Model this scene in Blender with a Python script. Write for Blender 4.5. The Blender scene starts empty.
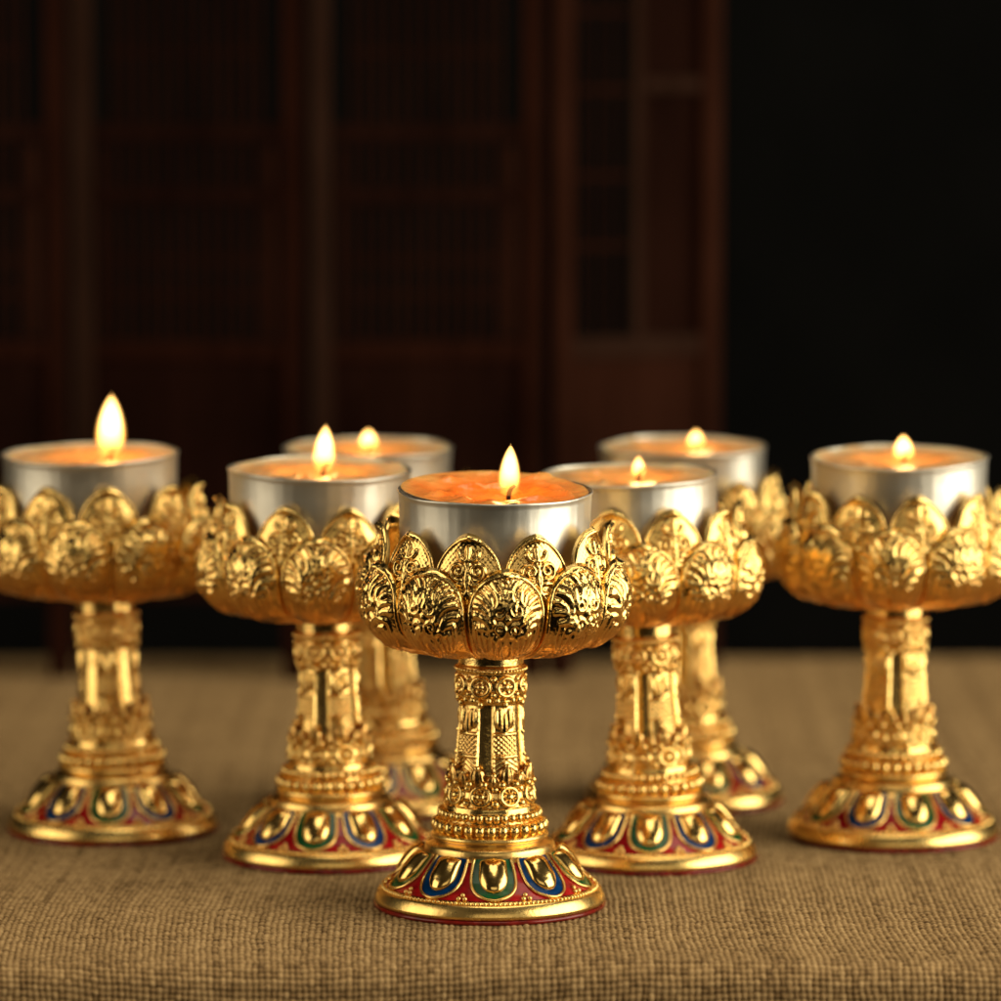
import bpy, bmesh, math, random
import numpy as np
from mathutils import Vector, Matrix

random.seed(7); rng = np.random.default_rng(7)
S = bpy.context.scene
COL = S.collection
MM = 0.001
PI = math.pi
R = math.radians

# ------------------------------------------------------------------ materials
def nt(name):
    m = bpy.data.materials.new(name); m.use_nodes = True
    t = m.node_tree; t.nodes.clear()
    out = t.nodes.new('ShaderNodeOutputMaterial')
    return m, t, out

def N(t, typ, **kw):
    n = t.nodes.new(typ)
    for k, v in kw.items():
        if k in n.inputs: n.inputs[k].default_value = v
        else: setattr(n, k, v)
    return n

def math_(t, op, a, b=None, clamp=False):
    n = t.nodes.new('ShaderNodeMath'); n.operation = op; n.use_clamp = clamp
    for i, v in enumerate((a, b)):
        if v is None: continue
        if hasattr(v, 'links') or hasattr(v, 'is_output'): t.links.new(v, n.inputs[i])
        else: n.inputs[i].default_value = v
    return n.outputs[0]

def ramp(t, fac, stops):
    n = t.nodes.new('ShaderNodeValToRGB'); cr = n.color_ramp
    while len(cr.elements) < len(stops): cr.elements.new(0.5)
    for e, (p, c) in zip(cr.elements, stops):
        e.position = p; e.color = (*c, 1) if len(c) == 3 else c
    t.links.new(fac, n.inputs[0]); return n.outputs[0]

def gold_material(name, tint=(0.97, 0.71, 0.25), deep=(0.86, 0.46, 0.13), rough=0.19, bump=0.25, warm_refl=None):
    m, t, out = nt(name)
    b = N(t, 'ShaderNodeBsdfPrincipled', Metallic=1.0)
    tc = N(t, 'ShaderNodeTexCoord')
    n1 = N(t, 'ShaderNodeTexNoise', Scale=260.0, Detail=4.0); t.links.new(tc.outputs['Object'], n1.inputs['Vector'])
    n2 = N(t, 'ShaderNodeTexNoise', Scale=1500.0, Detail=3.0); t.links.new(tc.outputs['Object'], n2.inputs['Vector'])
    geo = N(t, 'ShaderNodeNewGeometry')
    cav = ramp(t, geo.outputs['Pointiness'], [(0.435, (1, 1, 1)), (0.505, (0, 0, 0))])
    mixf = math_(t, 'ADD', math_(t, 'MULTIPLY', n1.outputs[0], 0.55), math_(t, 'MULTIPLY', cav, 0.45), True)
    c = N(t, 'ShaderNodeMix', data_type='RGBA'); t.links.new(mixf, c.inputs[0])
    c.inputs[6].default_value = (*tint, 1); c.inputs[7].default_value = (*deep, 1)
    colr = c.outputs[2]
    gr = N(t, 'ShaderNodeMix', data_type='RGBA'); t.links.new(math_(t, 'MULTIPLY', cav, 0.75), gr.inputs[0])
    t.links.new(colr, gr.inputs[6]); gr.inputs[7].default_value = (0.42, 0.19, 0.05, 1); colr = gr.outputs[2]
    if warm_refl:                                   # coppery tint paints in the cloth's warm reflection towards the bowl's foot
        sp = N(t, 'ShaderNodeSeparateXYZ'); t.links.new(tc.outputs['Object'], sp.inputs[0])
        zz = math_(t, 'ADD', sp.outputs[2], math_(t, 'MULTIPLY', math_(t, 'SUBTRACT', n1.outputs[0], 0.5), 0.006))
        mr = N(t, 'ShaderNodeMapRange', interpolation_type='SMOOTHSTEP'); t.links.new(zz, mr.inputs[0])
        for k_, v_ in zip((1, 2, 3, 4), (warm_refl[0], warm_refl[1], 0.0, 0.75)): mr.inputs[k_].default_value = v_
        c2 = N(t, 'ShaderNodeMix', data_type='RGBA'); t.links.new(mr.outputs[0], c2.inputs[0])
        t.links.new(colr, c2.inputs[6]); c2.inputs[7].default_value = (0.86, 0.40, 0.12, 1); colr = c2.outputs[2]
    t.links.new(colr, b.inputs['Base Color'])
    r = math_(t, 'ADD', math_(t, 'MULTIPLY', n1.outputs[0], 0.20), rough - 0.09)
    t.links.new(r, b.inputs['Roughness'])
    bp = N(t, 'ShaderNodeBump', Strength=bump, Distance=0.0002)
    n3 = N(t, 'ShaderNodeTexNoise', Scale=650.0, Detail=2.0); t.links.new(tc.outputs['Object'], n3.inputs['Vector'])
    t.links.new(math_(t, 'ADD', n2.outputs[0], math_(t, 'MULTIPLY', n3.outputs[0], 1.2)), bp.inputs['Height']); t.links.new(bp.outputs[0], b.inputs['Normal'])
    t.links.new(b.outputs[0], out.inputs[0]); return m

def enamel_material(name, col):
    m, t, out = nt(name)
    b = N(t, 'ShaderNodeBsdfPrincipled', Roughness=0.22)
    b.inputs['Specular IOR Level'].default_value = 0.3
    b.inputs['Coat Weight'].default_value = 0.2; b.inputs['Coat Roughness'].default_value = 0.05
    tc = N(t, 'ShaderNodeTexCoord')
    n1 = N(t, 'ShaderNodeTexNoise', Scale=420.0, Detail=2.0); t.links.new(tc.outputs['Object'], n1.inputs['Vector'])
    c = ramp(t, n1.outputs[0], [(0.3, tuple(x * 0.55 for x in col)), (0.7, tuple(min(1, x * 1.25) for x in col))])
    t.links.new(c, b.inputs['Base Color'])
    bp = N(t, 'ShaderNodeBump', Strength=0.25, Distance=0.0003)
    t.links.new(n1.outputs[0], bp.inputs['Height']); t.links.new(bp.outputs[0], b.inputs['Normal'])
    t.links.new(b.outputs[0], out.inputs[0]); return m

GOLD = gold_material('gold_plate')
GOLD_PETAL = gold_material('gold_plate_warm_refl', warm_refl=(0.060, 0.052), bump=0.4)
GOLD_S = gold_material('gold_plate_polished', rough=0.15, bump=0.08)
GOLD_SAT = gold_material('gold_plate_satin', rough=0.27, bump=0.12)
RED = enamel_material('red_enamel', (0.45, 0.006, 0.010))
GREEN = enamel_material('green_enamel', (0.003, 0.105, 0.028))
BLUE = enamel_material('blue_enamel', (0.002, 0.045, 0.17))
PAD = enamel_material('red_lacquer', (0.22, 0.012, 0.008))

def tin_material():
    m, t, out = nt('aluminium_foil')
    b = N(t, 'ShaderNodeBsdfPrincipled', Metallic=1.0)
    b.inputs['Base Color'].default_value = (0.71, 0.68, 0.60, 1)
    tc = N(t, 'ShaderNodeTexCoord')
    mp = N(t, 'ShaderNodeMapping'); mp.inputs['Scale'].default_value = (1, 1, 0.12)
    t.links.new(tc.outputs['Object'], mp.inputs[0])
    n1 = N(t, 'ShaderNodeTexNoise', Scale=700.0, Detail=3.0); t.links.new(mp.outputs[0], n1.inputs['Vector'])
    n2 = N(t, 'ShaderNodeTexNoise', Scale=110.0, Detail=2.0); t.links.new(tc.outputs['Object'], n2.inputs['Vector'])
    t.links.new(math_(t, 'ADD', math_(t, 'MULTIPLY', n2.outputs[0], 0.20), 0.32), b.inputs['Roughness'])
    h = math_(t, 'ADD', math_(t, 'MULTIPLY', n1.outputs[0], 0.25), n2.outputs[0])
    bp = N(t, 'ShaderNodeBump', Strength=0.35, Distance=0.0004)
    t.links.new(h, bp.inputs['Height']); t.links.new(bp.outputs[0], b.inputs['Normal'])
    t.links.new(b.outputs[0], out.inputs[0]); return m
TIN = tin_material()

def wax_material(name, mid, edge):
    m, t, out = nt(name)
    b = N(t, 'ShaderNodeBsdfPrincipled', Roughness=0.20)
    b.inputs['Subsurface Weight'].default_value = 0.25
    b.inputs['Subsurface Radius'].default_value = (1.0, 0.35, 0.12)
    b.inputs['Subsurface Scale'].default_value = 0.003
    tc = N(t, 'ShaderNodeTexCoord')
    sep = N(t, 'ShaderNodeSeparateXYZ'); t.links.new(tc.outputs['Object'], sep.inputs[0])
    rr = math_(t, 'SQRT', math_(t, 'ADD', math_(t, 'MULTIPLY', sep.outputs[0], sep.outputs[0]), math_(t, 'MULTIPLY', sep.outputs[1], sep.outputs[1])))
    n1 = N(t, 'ShaderNodeTexNoise', Scale=170.0, Detail=4.0); t.links.new(tc.outputs['Object'], n1.inputs['Vector'])
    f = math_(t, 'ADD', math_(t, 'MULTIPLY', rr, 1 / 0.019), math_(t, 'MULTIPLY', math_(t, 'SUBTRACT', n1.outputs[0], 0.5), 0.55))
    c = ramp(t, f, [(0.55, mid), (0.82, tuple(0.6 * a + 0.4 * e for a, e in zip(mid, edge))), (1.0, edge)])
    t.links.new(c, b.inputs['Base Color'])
    t.links.new(c, b.inputs['Emission Color'])      # emission stands in for flame light scattered inside the wax
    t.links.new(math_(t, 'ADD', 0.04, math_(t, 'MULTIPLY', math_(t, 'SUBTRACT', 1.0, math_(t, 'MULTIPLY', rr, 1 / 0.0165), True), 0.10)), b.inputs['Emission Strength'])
    bp = N(t, 'ShaderNodeBump', Strength=0.7, Distance=0.0012)
    n3 = N(t, 'ShaderNodeTexNoise', Scale=420.0, Detail=2.0); t.links.new(tc.outputs['Object'], n3.inputs['Vector'])
    t.links.new(math_(t, 'ADD', n1.outputs[0], math_(t, 'MULTIPLY', n3.outputs[0], 0.35)), bp.inputs['Height']); t.links.new(bp.outputs[0], b.inputs['Normal'])
    t.links.new(b.outputs[0], out.inputs[0]); return m
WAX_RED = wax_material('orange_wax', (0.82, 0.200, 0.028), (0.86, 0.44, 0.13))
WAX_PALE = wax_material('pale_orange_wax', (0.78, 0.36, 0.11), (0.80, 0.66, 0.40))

def wick_material():
    m, t, out = nt('charred_wick')
    b = N(t, 'ShaderNodeBsdfPrincipled', Roughness=0.9)
    tc = N(t, 'ShaderNodeTexCoord')
    n1 = N(t, 'ShaderNodeTexNoise', Scale=1500.0); t.links.new(tc.outputs['Object'], n1.inputs['Vector'])
    t.links.new(ramp(t, n1.outputs[0], [(0.3, (0.004, 0.003, 0.003)), (0.8, (0.03, 0.018, 0.012))]), b.inputs['Base Color'])
    t.links.new(b.outputs[0], out.inputs[0]); return m
WICK = wick_material()

def flame_material():
    m, t, out = nt('flame')
    tc = N(t, 'ShaderNodeTexCoord')
    sep = N(t, 'ShaderNodeSeparateXYZ'); t.links.new(tc.outputs['Object'], sep.inputs[0])
    z = math_(t, 'DIVIDE', sep.outputs[2], 0.010)
    dens = ramp(t, z, [(0.0, (0.10,) * 3), (0.16, (0.14,) * 3), (0.36, (0.75,) * 3), (0.55, (1,) * 3)])
    col = ramp(t, z, [(0.0, (1, 0.28, 0.03)), (0.35, (1, 0.42, 0.08)), (0.7, (1, 0.50, 0.13))])
    rz = ramp(t, z, [(float(p), (float(flame_r(np.array(p))),) * 3) for p in (0, .03, .07, .12, .3, .4, .5, .6, .7, .78, .85, .91, .96, 1)])
    rho = math_(t, 'SQRT', math_(t, 'ADD', math_(t, 'MULTIPLY', sep.outputs[0], sep.outputs[0]), math_(t, 'MULTIPLY', sep.outputs[1], sep.outputs[1])))
    q = math_(t, 'DIVIDE', math_(t, 'MULTIPLY', rho, 1 / 0.00195), math_(t, 'MAXIMUM', rz, 0.05))
    fall = N(t, 'ShaderNodeMapRange', interpolation_type='SMOOTHSTEP'); t.links.new(q, fall.inputs[0])
    for k_, v_ in zip((1, 2, 3, 4), (0.80, 1.40, 1.0, 0.0)): fall.inputs[k_].default_value = v_
    dens = math_(t, 'MULTIPLY', dens, math_(t, 'MAXIMUM', math_(t, 'POWER', fall.outputs[0], 2.0), 0.0))
    e = N(t, 'ShaderNodeEmission'); t.links.new(col, e.inputs[0])
    t.links.new(math_(t, 'MULTIPLY', dens, 3300.0), e.inputs[1])
    t.links.new(e.outputs[0], out.inputs['Volume'])
    return m

def burlap_material():
    m, t, out = nt('burlap')
    b = N(t, 'ShaderNodeBsdfPrincipled', Roughness=0.92)
    b.inputs['Specular IOR Level'].default_value = 0.15
    uv = N(t, 'ShaderNodeUVMap'); uv.uv_map = 'weave'
    nz2 = N(t, 'ShaderNodeTexNoise', Scale=0.045, Detail=2.0); t.links.new(uv.outputs[0], nz2.inputs['Vector'])
    sep = N(t, 'ShaderNodeSeparateXYZ'); t.links.new(uv.outputs[0], sep.inputs[0])
    a = sep.outputs[0]; c = sep.outputs[1]
    fa = math_(t, 'FLOOR', a); fc = math_(t, 'FLOOR', c)
    pa = math_(t, 'ABSOLUTE', math_(t, 'SINE', math_(t, 'MULTIPLY', a, PI)))
    pc = math_(t, 'ABSOLUTE', math_(t, 'SINE', math_(t, 'MULTIPLY', c, PI)))
    ow = math_(t, 'SINE', math_(t, 'MULTIPLY', math_(t, 'ADD', c, fa), PI))
    of = math_(t, 'SINE', math_(t, 'MULTIPLY', math_(t, 'ADD', math_(t, 'ADD', a, fc), 1.0), PI))
    # each thread its own thickness and tone
    wa = N(t, 'ShaderNodeTexWhiteNoise', noise_dimensions='1D'); t.links.new(fa, wa.inputs['W'])
    wc = N(t, 'ShaderNodeTexWhiteNoise', noise_dimensions='1D'); t.links.new(math_(t, 'ADD', fc, 77.3), wc.inputs['W'])
    hw = math_(t, 'MULTIPLY', math_(t, 'POWER', pa, 0.7), math_(t, 'ADD', 0.62, math_(t, 'MULTIPLY', ow, 0.38)))
    hf = math_(t, 'MULTIPLY', math_(t, 'POWER', pc, 0.7), math_(t, 'ADD', 0.60, math_(t, 'MULTIPLY', of, 0.38)))
    hw = math_(t, 'MULTIPLY', hw, math_(t, 'ADD', 0.8, math_(t, 'MULTIPLY', wa.outputs[0], 0.2)))
    hf = math_(t, 'MULTIPLY', hf, math_(t, 'ADD', 0.8, math_(t, 'MULTIPLY', wc.outputs[0], 0.16)))
    h = math_(t, 'MAXIMUM', hw, hf)
    fib = N(t, 'ShaderNodeTexNoise', Scale=3.5, Detail=3.0); t.links.new(uv.outputs[0], fib.inputs['Vector'])
    mps = N(t, 'ShaderNodeMapping'); mps.inputs['Scale'].default_value = (0.9, 0.22, 1); t.links.new(uv.outputs[0], mps.inputs[0])
    slub = N(t, 'ShaderNodeTexNoise', Scale=1.0, Detail=2.0); t.links.new(mps.outputs[0], slub.inputs['Vector'])
    tone = math_(t, 'ADD', math_(t, 'MULTIPLY', math_(t, 'ADD', wa.outputs[0], math_(t, 'MULTIPLY', wc.outputs[0], 0.45)), 0.10),
                 math_(t, 'ADD', math_(t, 'MULTIPLY', fib.outputs[0], 0.30), math_(t, 'MULTIPLY', math_(t, 'ADD', nz2.outputs[0], slub.outputs[0]), 0.16)))
    cxy = N(t, 'ShaderNodeCombineXYZ'); t.links.new(fa, cxy.inputs[0]); t.links.new(fc, cxy.inputs[1])
    wn = N(t, 'ShaderNodeTexWhiteNoise', noise_dimensions='2D'); t.links.new(cxy.outputs[0], wn.inputs['Vector'])
    tone = math_(t, 'ADD', tone, math_(t, 'MULTIPLY', math_(t, 'SUBTRACT', wn.outputs[0], 0.5), 0.27))
    f = math_(t, 'ADD', math_(t, 'MULTIPLY', h, 0.58), math_(t, 'SUBTRACT', tone, 0.20))
    col = ramp(t, f, [(0.22, (0.095, 0.051, 0.019)), (0.50, (0.330, 0.203, 0.085)), (0.85, (0.56, 0.368, 0.170))])
    t.links.new(col, b.inputs['Base Color'])
    bp = N(t, 'ShaderNodeBump', Strength=0.30, Distance=0.0003)
    t.links.new(math_(t, 'ADD', h, math_(t, 'MULTIPLY', fib.outputs[0], 0.3)), bp.inputs['Height'])
    t.links.new(bp.outputs[0], b.inputs['Normal'])
    t.links.new(b.outputs[0], out.inputs[0]); return m
BURLAP = burlap_material()

def wood_material(name, dark, light, rough=0.45):
    m, t, out = nt(name)
    b = N(t, 'ShaderNodeBsdfPrincipled', Roughness=rough)
    b.inputs['Specular IOR Level'].default_value = 0.0
    tc = N(t, 'ShaderNodeTexCoord')
    mp = N(t, 'ShaderNodeMapping'); mp.inputs['Scale'].default_value = (1, 1, 0.08)
    t.links.new(tc.outputs['Object'], mp.inputs[0])
    n1 = N(t, 'ShaderNodeTexNoise', Scale=300.0, Detail=5.0); t.links.new(mp.outputs[0], n1.inputs['Vector'])
    n2 = N(t, 'ShaderNodeTexNoise', Scale=25.0, Detail=2.0); t.links.new(tc.outputs['Object'], n2.inputs['Vector'])
    f = math_(t, 'ADD', math_(t, 'MULTIPLY', n1.outputs[0], 0.5), math_(t, 'MULTIPLY', n2.outputs[0], 0.5))
    t.links.new(ramp(t, f, [(0.3, dark), (0.7, light)]), b.inputs['Base Color'])
    bp = N(t, 'ShaderNodeBump', Strength=0.3, Distance=0.0003)
    t.links.new(n1.outputs[0], bp.inputs['Height']); t.links.new(bp.outputs[0], b.inputs['Normal'])
    t.links.new(b.outputs[0], out.inputs[0]); return m
WOOD = wood_material('dark_rosewood', (0.0085, 0.0030, 0.0018), (0.0240, 0.0075, 0.0042))
WOOD_RED = wood_material('red_rosewood', (0.0125, 0.0043, 0.0026), (0.031, 0.0105, 0.0060))
WOOD_DIM = wood_material('pale_rosewood', (0.0145, 0.0064, 0.0041), (0.029, 0.0138, 0.0090))  # paler tone; paints the lit faces of the left stiles into the wood
CARVED = wood_material('carved_rosewood', (0.0060, 0.0025, 0.0018), (0.0170, 0.0060, 0.0038), 0.6)
BLACK = wood_material('black_cloth', (0.0030, 0.0030, 0.0028), (0.0050, 0.0048, 0.0045), 1.0)

# ------------------------------------------------------------------ mesh helpers
class MB:
    """collects vertices (mm) and faces of ONE mesh"""
    def __init__(s): s.v = []; s.f = []; s.n = 0
    def add(s, V, F):
        s.v.append(np.asarray(V, float)); s.f.extend([tuple(i + s.n for i in f) for f in F]); s.n += len(V)
    def grid(s, P, close_u=False):
        """P: (nv, nu, 3)"""
        nv, nu, _ = P.shape; F = []
        for j in range(nv - 1):
            for i in range(nu if close_u else nu - 1):
                k = (i + 1) % nu
                F.append((j * nu + i, j * nu + k, (j + 1) * nu + k, (j + 1) * nu + i))
        s.add(P.reshape(-1, 3), F)
    def lathe(s, prof, n=96, cap0=False, cap1=False):
        prof = np.asarray(prof, float); th = np.arange(n) * 2 * PI / n
        P = np.stack([prof[:, 0:1] * np.cos(th), prof[:, 0:1] * np.sin(th), np.repeat(prof[:, 1:2], n, 1)], -1)
        s.grid(P, True)
        m = len(prof); base = s.n - m * n
        if cap0: s.f.append(tuple(base + i for i in range(n))[::-1])
        if cap1: s.f.append(tuple(base + (m - 1) * n + i for i in range(n)))
    def ball(s, c, rx, ry=None, rz=None, seg=10, rings=7):
        ry = ry or rx; rz = rz or rx; V = [(c[0], c[1], c[2] - rz)]; F = []
        for j in range(1, rings):
            a = -PI / 2 + PI * j / rings
            for i in range(seg):
                b = 2 * PI * i / seg
                V.append((c[0] + rx * math.cos(a) * math.cos(b), c[1] + ry * math.cos(a) * math.sin(b), c[2] + rz * math.sin(a)))
        V.append((c[0], c[1], c[2] + rz)); L = len(V) - 1
        for i in range(seg):
            F.append((0, 1 + (i + 1) % seg, 1 + i)); o = 1 + (rings - 2) * seg
            F.append((L, o + i, o + (i + 1) % seg))
        for j in range(rings - 2):
            for i in range(seg):
                k = (i + 1) % seg
                F.append((1 + j * seg + i, 1 + j * seg + k, 1 + (j + 1) * seg + k, 1 + (j + 1) * seg + i))
        s.add(V, F)
    def tube(s, pts, r, seg=8, closed=False):
        pts = np.asarray(pts, float); n = len(pts)
        T = np.gradient(pts, axis=0) if not closed else np.roll(pts, -1, 0) - np.roll(pts, 1, 0)
        T /= np.linalg.norm(T, axis=1)[:, None] + 1e-9
        ref = np.array([0.13, 0.21, 0.97]); P = np.zeros((n, seg, 3)); prev = None
        rr = np.broadcast_to(np.asarray(r, float), (n,))
        for i in range(n):
            a = np.cross(T[i], ref if prev is None else np.cross(prev, T[i])); a /= np.linalg.norm(a) + 1e-9
            if prev is not None and a @ prev < 0: a = -a
            b = np.cross(T[i], a); prev = a if prev is None else a
            for k in range(seg):
                an = 2 * PI * k / seg; P[i, k] = pts[i] + rr[i] * (math.cos(an) * a + math.sin(an) * b)
        if closed: P = np.concatenate([P, P[:1]], 0)
        s.grid(P, True)
        if not closed:
            o = s.n - n * seg
            s.f.append(tuple(o + k for k in range(seg))[::-1]); s.f.append(tuple(o + (n - 1) * seg + k for k in range(seg)))
    def box(s, x0, x1, y0, y1, z0, z1, bev=0.0):
        bm = bmesh.new(); bmesh.ops.create_cube(bm, size=1)
        for v in bm.verts: v.co = Vector(((x0 + x1) / 2 + v.co.x * (x1 - x0), (y0 + y1) / 2 + v.co.y * (y1 - y0), (z0 + z1) / 2 + v.co.z * (z1 - z0)))
        if bev: bmesh.ops.bevel(bm, geom=list(bm.edges), offset=bev, segments=2, affect='EDGES', profile=0.5)
        bm.verts.ensure_lookup_table(); bm.verts.index_update()
        s.add([tuple(v.co) for v in bm.verts], [tuple(v.index for v in f.verts) for f in bm.faces]); bm.free()
    def mesh(s, name, mat, smooth=True):
        me = bpy.data.meshes.new(name)
        V = np.concatenate(s.v) * MM
        me.from_pydata(V.tolist(), [], s.f); me.update()
        bm = bmesh.new(); bm.from_mesh(me); bmesh.ops.recalc_face_normals(bm, faces=bm.faces); bm.to_mesh(me); bm.free()
        if smooth: me.polygons.foreach_set('use_smooth', [True] * len(me.polygons))
        me.materials.append(mat); me.update(); return me
    def build(s, name, mat, parent=None, smooth=True):
        return put(name, s.mesh(name, mat, smooth), parent)

def put(name, data, parent=None, loc=(0, 0, 0), rot=(0, 0, 0)):
    o = bpy.data.objects.new(name, data); COL.objects.link(o)
    o.parent = parent; o.location = [c * MM for c in loc]; o.rotation_euler = rot; return o

def tag(o, label=None, cat=None, group=None, kind=None):
    if label: o['label'] = label
    if cat: o['category'] = cat
    if group: o['group'] = group
    if kind: o['kind'] = kind
    return o

def copy_tree(o, parent=None):
    c = o.copy(); COL.objects.link(c); c.parent = parent
    for ch in list(o.children): copy_tree(ch, c)
    return c

def smoothcurve(pts, n):
    """dense Catmull-Rom through 2-D points, resampled by arc length"""
    P = np.asarray(pts, float); P = np.vstack([2 * P[0] - P[1], P, 2 * P[-1] - P[-2]]); out = []
    for i in range(1, len(P) - 2):
        t = np.linspace(0, 1, 24, endpoint=False)[:, None]
        a, b, c, d = P[i - 1], P[i], P[i + 1], P[i + 2]
        out.append(0.5 * (2 * b + (c - a) * t + (2 * a - 5 * b + 4 * c - d) * t ** 2 + (3 * b - a - 3 * c + d) * t ** 3))
    out = np.vstack(out + [P[-2:-1]])
    L = np.r_[0, np.cumsum(np.linalg.norm(np.diff(out, axis=0), axis=1))]
    s = np.linspace(0, L[-1], n)
    return np.stack([np.interp(s, L, out[:, k]) for k in range(out.shape[1])], 1), L[-1]

def sstep(a, b, x): t = np.clip((x - a) / (b - a), 0, 1); return t * t * (3 - 2 * t)

def dist_field(X, Y, pts):
    d2 = np.full(X.shape, 1e9)
    for p in pts: d2 = np.minimum(d2, (X - p[0]) ** 2 + (Y - p[1]) ** 2)
    return np.sqrt(d2)

def line(p, q, n=16, sag=0.0):
    p = np.array(p, float); q = np.array(q, float); t = np.linspace(0, 1, n)[:, None]; d = q - p; nrm = np.array([-d[1], d[0]])
    return p + d * t + nrm * sag * 4 * t * (1 - t)

def spiral(c, r0, r1, a0, turns, sgn=1, n=40):
    t = np.linspace(0, 1, n); r = r0 + (r1 - r0) * t; a = a0 + sgn * 2 * PI * turns * t
    return np.stack([c[0] + r * np.cos(a), c[1] + r * np.sin(a)], 1)

# ------------------------------------------------------------------ petals of the bowl (raised relief, real geometry)
def petal_mesh(name, prof, halfw, bulge, relief, nu=92, nv=112, thick=0.75, rings=None):
    """prof: (r,z) control points; halfw(Y,L)->mm half width; bulge(Y,L)->mm; relief(X,Y,W,L)->mm"""
    C, L = smoothcurve(prof, nv)
    tt = np.linspace(0, 1, nv); tt = 1 - (1 - tt) ** 1.35          # denser towards the tip
    Yv = tt * L; s = np.linspace(0, L, nv)
    r = np.interp(Yv, s, C[:, 0]); z = np.interp(Yv, s, C[:, 1])
    dr = np.gradient(r, Yv); dz = np.gradient(z, Yv); ln = np.hypot(dr, dz); nr, nz = dz / ln, -dr / ln
    W = np.maximum(halfw(Yv, L), 0.02)
    u = np.sin(np.linspace(-1, 1, nu) * PI / 2) * 0.5 + np.linspace(-1, 1, nu) * 0.5
    X = u[None, :] * W[:, None]; Y = np.repeat(Yv[:, None], nu, 1)
    H = bulge(Yv, L)[:, None] * (1 - (u ** 2)[None, :]) ** 0.8 + relief(X, Y, W[:, None], L)
    def surf(h):
        ang = X / r[:, None]
        rr = r[:, None] + nr[:, None] * h; zz = z[:, None] + nz[:, None] * h
        return np.stack([rr * np.cos(ang), rr * np.sin(ang), zz], -1)
    front = surf(H); back = surf(bulge(Yv, L)[:, None] * (1 - (u ** 2)[None, :]) ** 0.8 - thick)
    m = MB(); m.grid(front); n = front.shape[0] * front.shape[1]
    m.grid(back)
    idx = lambda j, i: j * nu + i
    rim = [idx(j, 0) for j in range(nv)] + [idx(nv - 1, i) for i in range(1, nu)] + [idx(j, nu - 1) for j in range(nv - 2, -1, -1)] + [idx(0, i) for i in range(nu - 2, 0, -1)]
    for a, b in zip(rim, rim[1:] + rim[:1]): m.f.append((a, b, b + n, a + n))
    return m

def cord(d, w, h): return h * np.sqrt(np.clip(1 - (d / w) ** 2, 0, 1))

OUT_PROF = [(8.0, 50.2), (12.0, 50.7), (16.6, 51.9), (20.2, 53.8), (22.8, 56.6), (23.9, 59.6), (24.1, 62.8), (23.8, 65.6), (24.2, 67.9), (24.9, 69.1)]
def out_w(Y, L):
    C, _ = smoothcurve(OUT_PROF, 200); r = np.interp(Y, np.linspace(0, L, 200), C[:, 0])
    y0 = L - 8.6
    t = np.clip((Y - y0) / (L - y0), 0, 1)
    return r * R(17.7) * np.clip(1 - t ** 2.2, 0, 1) ** 0.62
def out_b(Y, L): return 2.5 * sstep(3, 19, Y) * (1 - 0.75 * sstep(L - 6, L, Y)) + 0.15
def out_relief(X, Y, W, L, seed=1):
    rg = np.random.default_rng(seed)
    H = np.zeros_like(X)
    C, _ = smoothcurve(OUT_PROF, 200)
    yy = np.linspace(4, L, 420); ww = out_w(yy, L)
    edge = np.vstack([np.stack([-ww, yy], 1), np.stack([ww, yy], 1)])
    d = dist_field(X, Y, edge)
    Yc = L - 9.0
    H = np.maximum(H, cord(np.abs(d - 0.33), 0.36, 0.46))
    inner = sstep(0.75, 1.1, d)
    # feathered leaf strokes all round, fanning from the heart of the petal
    pts = []
    for sg in (-1, 1):
        for k in range(9):
            a = R(-58 + 17.5 * k + rg.uniform(-4, 4)); ca, sa = math.cos(a), math.sin(a); l0 = rg.uniform(2.5, 3.9)
            p1 = (sg * (l0 * ca), Yc + l0 * sa - 0.2); p2 = (sg * 6.5 * ca, Yc + 6.3 * sa + 1.9 + 0.9 * ca)
            pl = line(p1, p2, 22, sg * rg.uniform(0.12, 0.24))
            H = np.maximum(H, inner * cord(dist_field(X, Y, pl), rg.uniform(0.46, 0.62), rg.uniform(0.45, 0.62)))
            H = np.maximum(H, inner * cord(dist_field(X, Y, [pl[0]]), 0.62, 0.62))
    # scrolls
    for sg in (-1, 1):
        H = np.maximum(H, inner * cord(dist_field(X, Y, spiral((sg * 1.6, Yc + 1.5), 1.45, 0.3, PI / 2 + rg.uniform(-.3, .3), 1.35, sg, 60)), 0.40, 0.62))
        H = np.maximum(H, inner * cord(dist_field(X, Y, spiral((sg * 1.4, Yc - 1.6), 1.2, 0.3, -PI / 2 + rg.uniform(-.3, .3), 1.2, -sg, 50)), 0.38, 0.55))
        for k in range(5):        # curling tendrils that sweep down to the bowl's foot
            H = np.maximum(H, cord(dist_field(X, Y, line((sg * (0.7 + 1.15 * k), Yc - 4.2 + 0.55 * k), (sg * (0.2 + 0.55 * k), Yc - 9.5 + 0.3 * k), 24, sg * 0.10)), 0.34, 0.34))
        for k in range(4):
            H = np.maximum(H, cord(dist_field(X, Y, line((sg * (0.4 + 0.8 * k), Yc - 11.2), (sg * (0.2 + 0.42 * k) + 0.5, Yc - 16.0), 20, 0.08)), 0.30, 0.24))
    H = np.maximum(H, inner * 0.75 * np.exp(-((X / 0.75) ** 2 + ((Y - Yc - 0.1) / 0.75) ** 2)))
    H = np.maximum(H, inner * cord(dist_field(X, Y, line((0, Yc + 2.2), (0, Yc + 6.0), 20)), 0.6, 0.45))
    H = H + 0.05 * np.sin(X * 5.1 + seed + 1.7 * np.sin(Y * 2.1)) * np.sin(Y * 4.3 + 1.1 * X) + 0.10 * np.sin(X * 1.3 + seed * 2.1) * np.sin(Y * 1.1 + seed)
    return H

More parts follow.
